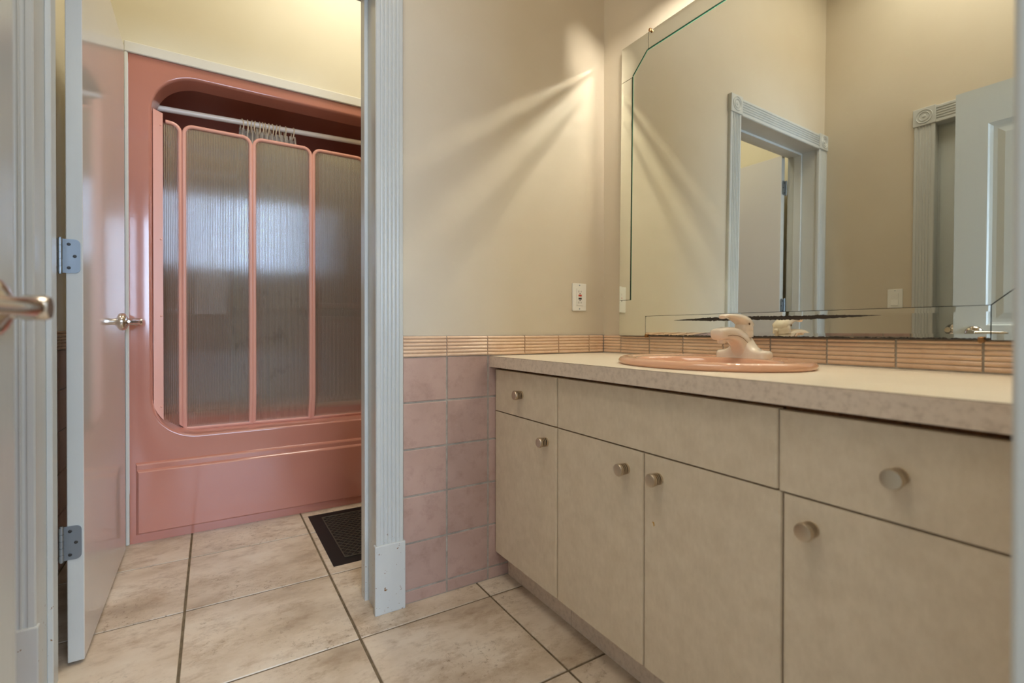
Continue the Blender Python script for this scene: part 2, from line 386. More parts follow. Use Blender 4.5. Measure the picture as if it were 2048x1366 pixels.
# ------------------------------------------------------------------ wall tiling
RX90 = (radians(90), 0, 0)
tzs = [0.0, 0.0435, 0.196, 0.3485, 0.501, 0.6535, 0.8025]
txs = [0.521, 0.6762, 0.8355, 0.995, 1.153, 1.31, 1.378]
grout = obj('grout', bx(0.5, WX, YB - .0048, YB, 0, 0.872), m_grout, wb)
for i in range(len(txs) - 1):
    if i > 2: continue
    for j in range(len(tzs) - 1):
        w = txs[i + 1] - txs[i] - .006; h = tzs[j + 1] - tzs[j] - .006
        put('wall_tile', tile_mesh(w, h, 0.006, 0.002, m_wtile), wb,
            ((txs[i] + txs[i + 1]) / 2, YB - .001 - random.uniform(0, .0004), (tzs[j] + tzs[j + 1]) / 2), (radians(90), 0, 0))
rail_cache = {}
def rail_mesh(L):
    k = round(L, 4)
    if k in rail_cache: return rail_cache[k]
    bm = bmesh.new(); z0, z1 = 0.0, 0.070; pts = [(0, z0)]
    nr = 6; hz = (z1 - z0) / nr
    for r in range(nr):
        for q in range(7):
            a = q / 6
            d_ = 0.0065 + 0.0045 * sqrt(max(0, sin(pi * a)))
            if r == nr - 1 and a > 0.5: d_ = max(0.001, 0.011 * cos((a - .5) * pi))
            pts.append((d_, z0 + (r + a) * hz))
    pts.append((0, z1))
    # local: x along length, y = -depth (towards the room), z up
    prism(bm, pts, lambda a, b, t: (t, -a, b), -L / 2, L / 2)
    bmesh.ops.recalc_face_normals(bm, faces=bm.faces[:])
    me = bpy.data.meshes.new('rail_tile'); bm.to_mesh(me); bm.free(); me.materials.append(m_rail)
    for p in me.polygons: p.use_smooth = True
    me.set_sharp_from_angle(angle=radians(50)); rail_cache[k] = me; return me
rxs = [0.521, 0.6745, 0.8315, 0.989, 1.1465, 1.3005, 1.377]
for a, b in zip(rxs, rxs[1:]):
    put('rail_tile', rail_mesh(b - a - .0035), wb, ((a + b) / 2, YB, 0.8015))
rys = [1.508, 1.409, 1.2614, 1.111, 0.957, 0.8033, 0.6512, 0.4997, 0.3465, 0.194, 0.104]
obj('grout', bx(WX - .0075, WX, 0.10, YB - .004, 0.79, 0.870), m_grout, wr)
for a, b in zip(rys, rys[1:]):
    put('rail_tile', rail_mesh(a - b - .0045), wr, (WX, (a + b) / 2, 0.8015), (0, 0, radians(-90)))
# left wall of the vanity room (seen only in the mirror): rail and wainscot
obj('grout', bx(WLX, WLX + .004, 1.08, YB - .004, 0, 0.870), m_grout, wl)
for k in range(3):
    y1_ = 1.51 - k * .1525; y0_ = max(1.082, y1_ - .1525)
    put('rail_tile', rail_mesh(y1_ - y0_ - .004), wl, (WLX, (y0_ + y1_) / 2, 0.8015), (0, 0, radians(90)))
    for j in range(len(tzs) - 1):
        put('wall_tile', tile_mesh(y1_ - y0_ - .0045, tzs[j + 1] - tzs[j] - .006, .006, .002, m_wtile), wl, (WLX + .001, (y0_ + y1_) / 2, (tzs[j] + tzs[j + 1]) / 2), (radians(90), 0, radians(90)))
# bathroom side wall: rail and tiles behind the door
obj('grout', bx(BLX - .005, BLX - .001, YB2, YT, 0, 0.885), m_grout, wbl)
for k in range(6):
    y1_ = 2.538 - k * .1525; y0_ = max(YB2, y1_ - .1525)
    if y1_ - y0_ < .03: continue
    put('rail_tile', rail_mesh(y1_ - y0_ - .004), wbl, (BLX - .002, (y0_ + y1_) / 2, 0.817), (0, 0, radians(90)))
    for j in range(len(tzs) - 1):
        put('wall_tile', tile_mesh(y1_ - y0_ - .0045, tzs[j + 1] - tzs[j] - .006, .006, .002, m_wtile), wbl, (BLX - .003, (y0_ + y1_) / 2, (tzs[j] + tzs[j + 1]) / 2 + .014), (radians(90), 0, radians(90)))

# ------------------------------------------------------------------ door frames
def casing_profile(w, th=0.017, n=5):
    pts = [(-w / 2, 0), (-w / 2, th * .8), (-w / 2 + .003, th)]
    fw_ = (w - 0.024) / n
    for k in range(n):
        c = -w / 2 + .012 + fw_ * (k + .5)
        r = fw_ * .40
        for q in range(7):
            a = pi - pi * q / 6
            pts.append((c + r * cos(a), th - r * .85 * sin(a)))
    pts += [(w / 2 - .003, th), (w / 2, th * .8), (w / 2, 0)]
    return pts
def door_frame(root, x0, x1, head, y_face, side, depth, dirv=None, plinth=True, both=False, worn=False, w=0.088, stop=(0.08, 0.035), stopw=.012):
    """local frame: x across the opening, y through the wall (room face at 0, +y into wall), z up."""
    mt = m_trimworn if worn else m_trim
    faces = [(0.0, -1)] + ([(depth, 1)] if both else [])
    for y0, s in faces:
        for sx, xe in ((-1, x0), (1, x1)):
            cx_ = xe + sx * (w / 2 - .004)
            zb = 0.217 if plinth else 0
            bm = prism(bmesh.new(), casing_profile(w), lambda a, b, t: (cx_ + a, y0 + s * b, t), zb, head + .002)
            obj('casing', bm, mt, root)
            if plinth:
                bm = bx(cx_ - w / 2 - .005, cx_ + w / 2 + .005, min(y0, y0 + s * .022), max(y0, y0 + s * .022), 0, .217, bev=.003, seg=2)
                obj('plinth_block', bm, mt, root)
            bm = bx(cx_ - w / 2 - .004, cx_ + w / 2 + .004, min(y0, y0 + s * .022), max(y0, y0 + s * .022), head, head + w + .004, bev=.002)
            lathe(bm, [(0.036, 0), (0.034, .003), (0.031, 0), (0.026, -.002), (0.022, .003), (0.019, -.001), (0.010, -.001), (0.006, .003), (0, .004)],
                  (cx_, y0 + s * .022, head + w / 2 + .002), (0, s, 0), 28)
            obj('corner_block', bm, mt, root, auto=30, smooth=True)
        bm = prism(bmesh.new(), casing_profile(w), lambda a, b, t: (t, y0 + s * b, head + w / 2 - .001 + a), x0 - .004, x1 + .004)
        obj('head_casing', bm, mt, root)
    t_ = 0.015
    for xa, xb in ((x0 - t_, x0), (x1, x1 + t_)):
        obj('jamb', bx(xa, xb, 0, depth, 0, head + t_ - .001, bev=.0015), mt, root)
    obj('head_jamb', bx(x0, x1, 0, depth, head, head + t_), mt, root)
    sy = depth - stop[0]
    bm = bmesh.new()
    box(bm, x0, x0 + stopw, sy, sy + stop[1], 0, head, bev=.0015); box(bm, x1 - stopw, x1, sy, sy + stop[1], 0, head, bev=.0015); box(bm, x0 + stopw, x1 - stopw, sy, sy + stop[1], head - stopw, head)
    obj('door_stop', bm, mt, root)
fr1 = empty('trim_1', 'white fluted doorway casing with rosette corners around the bathroom door', 'door frame', (0, YB, 0), kind='structure')
door_frame(fr1, JL, JR, HEAD, 0, 1, YB2 - YB + .002, worn=True, stop=(0.088, 0.044))
fr2 = empty('trim_2', 'white fluted casing around the closed closet door opposite the vanity', 'door frame', (WLX, 0, 0), (0, 0, radians(90)), kind='structure')
door_frame(fr2, CY0, CY1, CHEAD, 0, 1, 0.12, stop=(0.075, 0.035))
fr3 = empty('trim_3', 'white entry doorway casing at the right edge beside the camera', 'door frame', (0, YF, 0), (0, 0, radians(180)), kind='structure')
door_frame(fr3, -ER, -EL, EHEAD, 0, 1, YF - YF2, both=True, stop=(0.085, 0.035))
bm = bx(-ER - .001, -ER + .0025, .018, .052, .885, .955, bev=.001); box(bm, -ER - .004, -ER + .006, -.004, .018, .895, .945, bev=.002)
tag(obj('strike_plate', bm, m_brass, fr3), 'aged brass strike plate')

# ------------------------------------------------------------------ doors
def lever(parent, name, base, out, arm_dir, length=0.115, stem=0.062, mat=None, cap=None):
    """lever handle: rosette on the face at base, stem along out, arm along arm_dir"""
    mat = mat or m_chrome
    o = Vector(base); d = Vector(out).normalized(); a = Vector(arm_dir).normalized()
    bm = bmesh.new()
    lathe(bm, [(0.0335, 0), (0.0335, .004), (0.031, .009), (0.024, .014), (0.017, .017), (0.0135, .019), (0.0125, .024), (0.0125, stem - .010), (0.0145, stem - .006), (0.0145, stem + .012), (0.0125, stem + .016), (0, stem + .016)], o, d, 32)
    h = obj(name, bm, mat, parent, smooth=True, auto=40)
    bm = bmesh.new(); rings = []
    n = d.cross(a)
    for k in range(9):
        q = k / 8
        c = o + d * (stem + .003 - .018 * sin(q * pi * .5) * q) + a * (q * length)
        ra = .0115 * (1 - .30 * q); rb = .0125 * (1 - .45 * q)
        if k == 8: ra *= .6; rb *= .6
        rings.append([c + n * ra * cos(2 * pi * i / 16) + d * rb * sin(2 * pi * i / 16) for i in range(16)])
    loft(bm, rings); obj('lever_arm', bm, mat, h, smooth=True, auto=60)
    return h
def hinge(parent, x0, x1, y, zc, knx, kny, s=-1):
    h = .0445
    bm = bmesh.new(); r = .012; pts = [(x0, zc - h), (x1 - r, zc - h)]
    for q in range(6): pts.append((x1 - r + r * sin(q * pi / 10), zc - h + r - r * cos(q * pi / 10)))
    for q in range(6): pts.append((x1 - r + r * cos(q * pi / 10), zc + h - r + r * sin(q * pi / 10)))
    pts.append((x0, zc + h))
    prism(bm, pts, lambda a, b, t: (a, t, b), y, y - .0025)
    ho = obj('hinge', bm, m_hinge, parent)
    bm = bmesh.new(); n = 5
    for k in range(n):
        cyl(bm, (knx, kny, zc - h + k * 2 * h / n + .0006), (knx, kny, zc - h + (k + 1) * 2 * h / n - .0006), .0056, seg=14)
    cyl(bm, (knx, kny, zc - h - .003), (knx, kny, zc + h + .003), .0038, seg=12)
    obj('knuckle', bm, m_hinge, ho, smooth=True, auto=40)
    for dx, dz in ((-.010, .031), (.002, 0), (-.010, -.031)):
        bm = bmesh.new()
        lathe(bm, [(.0042, 0), (.0040, .0010), (.0016, .0004), (0, .0004)], ((x0 + x1) / 2 + dx + .006, y - .0025, zc + dz), (0, -1, 0), 14)
        obj('screw', bm, m_screw, ho, smooth=True)
# bathroom door, standing open about 90 degrees, local origin at hinge-side bottom
d1 = empty('door_1', 'glossy flat white bathroom door standing open beside the tub', 'door', (-0.3085, 1.70, 0.010), (0, 0, radians(0.35)), kind='structure')
leaf = obj('door_leaf', bx(-.0172, .0172, 0, .765, 0, 2.014, bev=.0015), [m_door, m_trim], d1)
for p in leaf.data.polygons:
    if abs(p.normal.x) < .5: p.material_index = 1
lever(d1, 'door_handle', (.0172, .700, .912), (1, 0, 0), (0, -1, 0), mat=m_chrome, stem=.047)
for zc in (0.318, 1.074, 1.815): hinge(d1, -.026, .0125, 0, zc, -.0275, -.005)
# closet door, closed, behind
d2 = empty('door_2', 'closed white closet door in the wall opposite the mirror', 'door', (WLX - .045, CY0, 0), kind='structure')
obj('door_leaf', bx(-.035, 0, .004, CY1 - CY0 - .004, .01, CHEAD - .006, bev=.0015), m_door2, d2)
lever(d2, 'door_handle', (0, CY1 - CY0 - .068, .935), (1, 0, 0), (0, -1, 0), mat=m_chrome)
# entry door, open into the vanity room, two raised panels
d3 = empty('door_3', 'white panelled entry door standing open at the left edge', 'door', (-0.243, 0.108, 0.010), (0, 0, radians(-1.2)), kind='structure')
Ld, Hd = .735, 2.015; st = .112
bm = bmesh.new()
for a in ((0, st, 0, Hd), (Ld - st, Ld, 0, Hd), (st, Ld - st, 0, .20), (st, Ld - st, .80, .94), (st, Ld - st, Hd - .17, Hd)):
    box(bm, -.0175, .0175, a[0], a[1], a[2], a[3])
obj('door_leaf', bm, m_door2, d3)
for z0_, z1_ in ((.20, .80), (.94, Hd - .17)):
    bm = bmesh.new(); y0_, y1_ = st, Ld - st
    for s in (-1, 1):
        def rr(ins, x): return [(s * x, y0_ + ins, z0_ + ins), (s * x, y1_ - ins, z0_ + ins), (s * x, y1_ - ins, z1_ - ins), (s * x, y0_ + ins, z1_ - ins)]
        loft(bm, [rr(0, .0175), rr(.006, .0125), rr(.016, .0075), rr(.030, .0075), rr(.055, .014), rr(.06, .014)], cap=False)
        V = [bm.verts.new(p) for p in rr(.06, .014)]; bm.faces.new(V)
    obj('raised_panel', bm, m_door2, d3)
lever(d3, 'door_handle', (.0175, .662, .905), (1, 0, 0), (0, -1, 0), mat=m_chrome, stem=.035)
obj('latch_plate', bx(-.012, .012, Ld - .0005, Ld + .0012, .87, .94), m_hinge, d3)

# ------------------------------------------------------------------ vanity cabinets
XF = 0.862
def knob(parent, y, z):
    bm = lathe(bmesh.new(), [(.0125, 0), (.0135, .002), (.0135, .007), (.0098, .0075), (.0098, .0103), (.0138, .0105), (.0138, .0130), (.0098, .0133), (.0098, .0157), (.0140, .016), (.0140, .0185), (.0098, .0188), (.0098, .0212), (.0146, .0215), (.0150, .024), (.0148, .0285), (.0138, .0300), (0, .0312)], (XF, y, z), (-1, 0, 0), 36)
    k = obj('knob', bm, m_nickel, parent, smooth=True, auto=35)
    for h0, h1 in ((.0075, .0103), (.0133, .0157), (.0188, .0212)):
        obj('knob_groove', cyl(bmesh.new(), (XF - h0, y, z), (XF - h1, y, z), .0106, seg=28, caps=False), m_darkring, k, smooth=True)
def front(name, y0, y1, z0, z1, parent, mark=False):
    bm = bmesh.new()
    # slab with vertical softened edges and a thin dark back edge
    pts = [(XF + .018, y0), (XF + .004, y0), (XF + .0012, y0 + .0015), (XF, y0 + .006), (XF, y1 - .006), (XF + .0012, y1 - .0015), (XF + .004, y1), (XF + .018, y1)]
    prism(bm, pts, lambda a, b, t: (a, b, t), z0, z1)
    return obj(name, bm, m_lam, parent)
def carcass(root, y0, y1):
    bm = bmesh.new(); t_ = .016
    box(bm, XF + .0185, WX - .012, y0, y0 + t_, .095, .755); box(bm, XF + .0185, WX - .012, y1 - t_, y1, .095, .755)
    box(bm, XF + .0185, WX - .012, y0 + t_, y1 - t_, .095, .111); box(bm, WX - .016, WX - .012, y0 + t_, y1 - t_, .111, .755)
    box(bm, XF + .0185, XF + .034, y0 + t_, y1 - t_, .735, .755); box(bm, XF + .0185, XF + .034, y0 + t_, y1 - t_, .590, .612)
    obj('carcass', bm, m_wood, root)
    obj('toe_kick', bx(.918, .93, y0, y1, 0, .095), m_edge, root)
cabs = [('Left', 1.1445, 1.5115), ('Mid', 0.4835, 1.1425), ('Right', 0.104, 0.4815)]
g = .0016
c1 = empty('vanity_cabinet', 'beige laminate vanity cabinet beside the pink tiles, one drawer over one door', 'cabinet', (0, 0, 0))
carcass(c1, 1.1445, 1.510)
f_ = front('drawer', 1.1445 + g, 1.508, .6055, .7495, c1); knob(f_, 1.335, .678)
f_ = front('cabinet_door', 1.1445 + g, 1.508, .099, .6015, c1); knob(f_, 1.196, .5515)
c2 = empty('sink_cabinet', 'beige laminate sink cabinet with false front over two doors', 'cabinet', (0, 0, 0))
carcass(c2, 0.4865, 1.1425)
front('false_front', .489, 1.1425 - g, .6055, .7495, c2)
f_ = front('cabinet_door', .807 + g, 1.1425 - g, .099, .6015, c2); knob(f_, .862, .5515)
f_ = front('cabinet_door', .4805 + g, .805 - g * .2, .099, .6015, c2); tag(f_, 'door with an amber glue mark'); knob(f_, .760, .553)
yk, zk = .7755, .4445
bm = bmesh.new(); prism(bm, [(yk - .0035, zk - .002), (yk - .0005, zk - .0055), (yk + .0005, zk + .001), (yk + .003, zk + .002), (yk + .0025, zk + .0055), (yk - .0015, zk + .004)], lambda a, b, t: (t, a, b), XF - .0004, XF + .0005)
obj('glue_mark', bm, m_amber, f_)
c3 = empty('vanity_cabinet', 'beige laminate vanity cabinet nearest the camera, drawer above a door', 'cabinet', (0, 0, 0))
carcass(c3, 0.104, 0.4845)
f_ = front('drawer', .106, .487, .6045, .7475, c3); knob(f_, .3075, .674)
f_ = front('cabinet_door', .106, .4785, .099, .6005, c3); knob(f_, .430, .5535)

# ------------------------------------------------------------------ countertop with sink cut-out
SCX, SCY, SA, SB = 1.11, .813, .2528, .208       # sink centre, half length (y), half depth (x)
ct = empty('countertop', 'continuous pale laminate vanity countertop with speckled front edge', 'countertop', (0, 0, 0))
bm = bmesh.new(); N = 96
X0, X1, Y0, Y1, ZT, ZB = .842, WX - .001, .102, 1.5115, .7985, .760
angs = sorted([2 * pi * i / N for i in range(N)] + [math.atan2(y - SCY, x - SCX) % (2 * pi) for x in (X0, X1) for y in (Y0, Y1)])
def rayrect(a):
    dx, dy = cos(a), sin(a); t_ = 1e9
    if dx > 1e-9: t_ = min(t_, (X1 - SCX) / dx)
    if dx < -1e-9: t_ = min(t_, (X0 - SCX) / dx)
    if dy > 1e-9: t_ = min(t_, (Y1 - SCY) / dy)
    if dy < -1e-9: t_ = min(t_, (Y0 - SCY) / dy)
    return (SCX + dx * t_, SCY + dy * t_)
def ell(a, k=.93):
    dx, dy = cos(a), sin(a); r = k / sqrt((dx / SB) ** 2 + (dy / SA) ** 2); return (SCX + dx * r, SCY + dy * r)
loft(bm, [[(*ell(a), ZB) for a in angs], [(*ell(a), ZT) for a in angs], [(*rayrect(a), ZT) for a in angs], [(*rayrect(a), ZB) for a in angs]], cap=False)
V0 = [bm.verts.new((*ell(a), ZB)) for a in angs]; V1 = [bm.verts.new((*rayrect(a), ZB)) for a in angs]
for i in range(len(angs)): j = (i + 1) % len(angs); bm.faces.new((V0[i], V1[i], V1[j], V0[j]))
obj('worktop', bm, m_lamc, ct)
obj('front_edge', bx(.8408, .842, Y0, Y1, ZB, ZT - .0006), m_edge, ct)
obj('edge_seam', bx(.8406, .8422, Y0, Y1, ZT - .0007, ZT + .00005), m_seam, ct)

# sink
sk = empty('sink', 'oval peach porcelain drop-in sink', 'sink', (SCX, SCY, ZT))
bm = bmesh.new(); rings = []
# (x-offset of ring centre, half x, half y, z)
spec = [(0, SB - .006, SA - .006, .000), (0, SB, SA, .004), (0, SB + .0005, SA + .0005, .010), (0, SB - .004, SA - .004, .0165), (0, SB - .012, SA - .012, .0195), (0, SB - .022, SA - .022, .0188),
        (-.002, SB - .030, SA - .030, .0165), (-.010, .163, .212, .0145), (-.018, .148, .203, .0150), (-.020, .142, .197, .0140), (-.020, .137, .192, .009), (-.020, .130, .184, -.010), (-.02, .118, .165, -.06), (-.02, .09, .12, -.115), (-.02, .05, .06, -.14), (-.02, .02, .02, -.146)]
for ox, rx, ry, zz in spec:
    rings.append([(ox + rx * cos(2 * pi * i / 72), ry * sin(2 * pi * i / 72), zz) for i in range(72)])
loft(bm, rings); obj('basin', bm, m_sink, sk, smooth=True)
obj('drain', lathe(bmesh.new(), [(.0, .003), (.018, .003), (.021, .001), (.021, -.003)], (-.02, 0, -.1455), (0, 0, 1), 24), m_chrome, sk, smooth=True)

# faucet: local +x points to the user (world -x)
fa = empty('faucet', 'bone white single lever faucet at the back of the peach sink', 'faucet', (1.262, .815, ZT + .015), (0, 0, radians(180)))
bm = bmesh.new(); rings = []
for k in range(41):
    y = -.078 + .156 * k / 40; e = abs(y) / .078
    h = .0205 + .050 * math.exp(-(y / .026) ** 2) + .004 * (1 - e)
    w = .027 * sqrt(max(.04, 1 - max(0, e - .72) ** 2 / .092)) ; h *= (1 if e < .9 else sqrt(max(.05, 1 - ((e - .9) / .1) ** 2 * .55)))
    ring = []
    for q in range(20):
        a = pi * q / 19; c, s_ = cos(a), sin(a)
        ring.append((w * math.copysign(abs(c) ** .7, c) - .004, y, h * abs(s_) ** .45))
    rings.append(ring)
loft(bm, rings); obj('base', bm, m_faucet, fa, smooth=True, auto=60)
path = [(-.004, .000, .026, .024), (-.002, .018, .027, .024), (.006, .036, .027, .0235), (.020, .051, .024, .023), (.040, .062, .0205, .0225), (.062, .0675, .018, .022), (.085, .0685, .0165, .0215), (.103, .0665, .0160, .0208), (.114, .0645, .0150, .0198), (.1175, .0635, .0120, .0165)]
sp = obj('spout', sweep(path, .58, 32), m_faucet, fa, smooth=True, auto=60)
# fine seam line that follows the side of the spout
for s in (-1, 1):
    bm = bmesh.new()
    pr = [(x - .006, z - th * .30, th, w) for x, z, th, w in path[1:-2]]
    for (a, b) in zip(pr, pr[1:]): cyl(bm, (a[0], s * (a[3] * .985 + .0004), a[1]), (b[0], s * (b[3] * .985 + .0004), b[1]), .0007, seg=6)
    obj('seam_line', bm, m_seam, sp)
obj('aerator', cyl(cyl(bmesh.new(), (.094, 0, .058), (.0945, 0, .043), .0115, seg=24), (.0945, 0, .043), (.0946, 0, .0405), .0095, seg=24), m_faucet, fa, smooth=True, auto=40)
bm = lathe(bmesh.new(), [(.0245, .058), (.0248, .070), (.0238, .0755), (.0243, .0765), (.0240, .086), (.0215, .095), (.016, .102), (.008, .106), (0, .107)], (-.006, 0, 0), (0, 0, 1), 32)
obj('handle_cap', bm, m_faucet, fa, smooth=True, auto=50)
hp = [(-.026, .082, .006, .012), (-.019, .090, .014, .0215), (-.004, .099, .0165, .0225), (.016, .1075, .0135, .0215), (.038, .1125, .0095, .019), (.060, .1150, .0068, .0165), (.078, .1155, .0056, .0145), (.087, .1135, .0062, .0135), (.092, .111, .0045, .0105)]
hd = obj('lever_handle', sweep(hp, .85, 24), m_faucet, fa, smooth=True, auto=60)
bm = lathe(bmesh.new(), [(.0034, 0), (.0034, .0008), (.0015, .0012), (0, .0006)], (.004, .0225, .094), (0, 1, 0), 14); obj('set_screw', bm, m_seam, hd)
bm = lathe(bmesh.new(), [(.0030, .04), (.0030, .072), (.0058, .074), (.0066, .079), (.0050, .083), (0, .0835)], (-.036, 0, 0), (0, 0, 1), 16); obj('lift_rod', bm, m_faucet, fa, smooth=True)

# ------------------------------------------------------------------ mirror (bevelled bordered panels, leaning back slightly)
MT = .0118
MXB = 1.3625
mr = empty('wall_mirror', 'large wall mirror with clipped corners and a narrow mirrored border above the vanity', 'mirror', (MXB, .80, .870), (0, MT, 0))
def MP(y, z): return (y - .80, z - .870)
def pane(name, pts, mat, bev_edges, proud=0.0, bw=.0125, bd=.00085, label=None, parent=mr, origin=None):
    """polygon pts (y,z), front at x=-proud; bevels on edges whose index is in bev_edges"""
    n = len(pts); P_ = [Vector(p) for p in pts]
    cx_ = sum((p for p in P_), Vector((0, 0))) / n
    area = sum(P_[i].x * P_[(i + 1) % n].y - P_[(i + 1) % n].x * P_[i].y for i in range(n))
    if area < 0: P_ = P_[::-1]; bev_edges = {(n - 2 - e) % n for e in bev_edges}
    offs = [(bw if i in bev_edges else 0.0) for i in range(n)]
    def line(i, d_):
        a = P_[i]; b = P_[(i + 1) % n]; t_ = (b - a).normalized(); nn = Vector((-t_.y, t_.x)); return a + nn * d_, t_
    inner = []
    for i in range(n):
        (a, ta), (b, tb) = line(i - 1, offs[i - 1]), line(i, offs[i])
        den = ta.x * tb.y - ta.y * tb.x
        k = ((b.x - a.x) * tb.y - (b.y - a.y) * tb.x) / den; inner.append(a + ta * k)
    bm = bmesh.new(); xf = -proud
    O = []
    for i in range(n):
        O.append(bm.verts.new((xf + (bd if (i in bev_edges or (i - 1) % n in bev_edges) else 0), P_[i].x, P_[i].y)))
    I = [bm.verts.new((xf, p.x, p.y)) for p in inner]
    bm.faces.new(I)
    for i in range(n):
        j = (i + 1) % n
        if (O[i].co - I[i].co).length < 1e-7 and (O[j].co - I[j].co).length < 1e-7: continue
        vs = [O[i], O[j], I[j], I[i]]
        bm.faces.new(vs)
    bmesh.ops.remove_doubles(bm, verts=bm.verts[:], dist=1e-6)
    # sides
    B = [bm.verts.new((xf + .005, p.x, p.y)) for p in P_]
    bm.verts.ensure_lookup_table()
    Fr = []
    for p, i in zip(P_, range(n)):
        Fr.append(min((v for v in bm.verts if v not in B), key=lambda v: (Vector((v.co.y, v.co.z)) - p).length))
    for i in range(n):
        j = (i + 1) % n
        try: f = bm.faces.new((Fr[i], B[i], B[j], Fr[j])); f.material_index = 1
        except Exception: pass
    o = obj(name, bm, [mat, m_medge], parent)
    if label: o['label'] = label
    return o
yo0, yi0, yc0 = 1.4035, 1.3375, 1.2665     # left outer, left inner, chamfer
yc1, yi1, yo1 = .3310, .2620, .1950
zo0, zi0, zc0 = .870, .9425, 1.0065        # bottom
zo1, zi1, zc1 = 1.994, 1.924, 1.859
G = .0009
def Q(*p): return [MP(a, b) for a, b in p]
obj('backing', bx(.0055, .0105, *[v for v in (MP(yo1, 0)[0] + .002, MP(yo0, 0)[0] - .002)], .002, zo1 - .872), m_backing, mr)
# main panel sits proud of the border
mp = pane('mirror_panel', Q((yi0, zc0), (yi0, zc1), (yc0, zi1), (yc1, zi1), (yi1, zc1), (yi1, zc0), (yc1, zi0), (yc0, zi0)), m_mir, set(), proud=.0035, label='main octagonal mirror panel')
ring = [((yi0, zc0), (yi0, zc1)), ((yi0, zc1), (yc0, zi1)), ((yc0, zi1), (yc1, zi1)), ((yc1, zi1), (yi1, zc1)), ((yi1, zc1), (yi1, zc0))]
# dark polished edge showing along the left and top of the main panel
bm = bmesh.new(); bg = bmesh.new()
for (a, b) in ring[:3]:
    A_, B_ = Vector(MP(*a)), Vector(MP(*b)); t_ = (B_ - A_).normalized(); nn = Vector((-t_.y, t_.x))
    if nn.dot(Vector((0, .55)) - A_) > 0: nn = -nn
    for bmx, o0, o1, xf in ((bm, .0, .0062, -.0032), (bg, -.0012, .0, -.0037)):
        q = [A_ + nn * o0 - t_ * .0008, B_ + nn * o0 + t_ * .0008, B_ + nn * o1 + t_ * .0008, A_ + nn * o1 - t_ * .0008]
        prism(bmx, [(p.x, p.y) for p in q], lambda a_, b_, t2: (t2, a_, b_), xf, .0005)
obj('polished_edge', bm, m_medge, mr); obj('green_edge_strip', bg, m_megreen, mr)  # dark edge, and a thin bright green line of glass beside it
pane('border_strip', Q((yo0, zc0 + G), (yo0, zc1 - G), (yi0 + .001, zc1 - G), (yi0 + .001, zc0 + G)), m_mir, {0, 2})
pane('corner_piece', Q((yo0, zc1 + G), (yo0, zo1), (yc0 + G, zo1), (yc0 + G, zi1 + .001), (yi0 + .001, zc1 + G)), m_mir, {0, 1})
pane('border_strip', Q((yc0 - G, zi1 + .001), (yc0 - G, zo1), (yc1 + G, zo1), (yc1 + G, zi1 + .001)), m_mir, {1, 3})
pane('corner_piece', Q((yc1 - G, zi1 + .001), (yc1 - G, zo1), (yo1, zo1), (yo1, zc1 + G), (yi1 - .001, zc1 + G)), m_mir, {1, 2})
pane('border_strip', Q((yi1 - .001, zc0 + G), (yi1 - .001, zc1 - G), (yo1, zc1 - G), (yo1, zc0 + G)), m_mir, {0, 2})
pane('corner_piece', Q((yi1 - .001, zc0 - G), (yo1, zc0 - G), (yo1, zo0), (yc1 - G, zo0), (yc1 - G, zi0 - .001)), m_mir, {1, 2})
pane('border_strip', Q((yc1 + G, zi0 - .001), (yc1 + G, zo0), (yc0 - G, zo0), (yc0 - G, zi0 - .001)), m_mirold, {1, 3}, label='bottom mirror strip with a ragged dark band of lost silvering')
pane('corner_piece', Q((yc0 + G, zi0 - .001), (yc0 + G, zo0), (yo0, zo0), (yo0, zc0 - G), (yi0 + .001, zc0 - G)), m_mir, {2})
for yy, zz in ((1.2595, zo0), (.345, zo0), (1.256, zo1)):
    a, b = MP(yy, zz); s = 1 if zz < 1.5 else -1
    bm = bmesh.new(); cyl(bm, (-.006, a, b - s * .001), (.004, a, b - s * .001), .0055, seg=16); box(bm, -.0065, -.004, a - .005, a + .005, *sorted((b - s * .004, b + s * .006)), bev=.001)
    obj('mirror_clip', bm, m_brass, mr)

# ------------------------------------------------------------------ outlet and switch
ol = empty('outlet', 'white wall socket with red and black buttons above the peach rail', 'outlet', (1.254, YB, 1.0228))
obj('cover_plate', bx(-.035, .035, -.006, 0, -.055, .055, bev=.002, seg=2), m_plate, ol)
rc = obj('receptacle', bx(-.0165, .0165, -.0085, -.006, -.0335, .0335, bev=.0006), m_plate, ol)
obj('reset_button', bx(-.0075, .0075, -.0105, -.0085, .003, .0095), m_red, rc)
obj('test_button', bx(-.0075, .0075, -.0105, -.0085, -.0095, -.003), m_black, rc)
for s in (1, -1):
    obj('socket_slot', bx(-.0068, -.0048, -.0088, -.008, s * .022 - .004, s * .022 + .004), m_black, rc)
    obj('socket_slot', bx(.0048, .0065, -.0088, -.008, s * .022 - .003, s * .022 + .003), m_black, rc)
    obj('socket_slot', cyl(bmesh.new(), (0, -.008, s * .022 - s * .0085), (0, -.0088, s * .022 - s * .0085), .0024, seg=12), m_black, rc)
    obj('screw', cyl(bmesh.new(), (0, -.006, s * .047), (0, -.0068, s * .047), .0028, seg=14), m_hinge, ol)
sw = empty('light_switch', 'white rocker light switch on the wall opposite the mirror', 'light switch', (WLX, 1.146, 1.10), (0, 0, radians(90)))
obj('cover_plate', bx(-.0345, .0345, -.006, 0, -.056, .056, bev=.002, seg=2), m_plate, sw)
bm = bmesh.new(); prism(bm, [(-.006, -.033), (-.0115, -.031), (-.0075, 0), (-.0085, .033), (-.006, .033)], lambda a, b, t_: (t_, a, b), -.0165, .0165); obj('rocker', bm, m_plate, sw)
for s in (1, -1): obj('screw', cyl(bmesh.new(), (0, -.006, s * .048), (0, -.0066, s * .048), .0026, seg=12), m_hinge, sw)

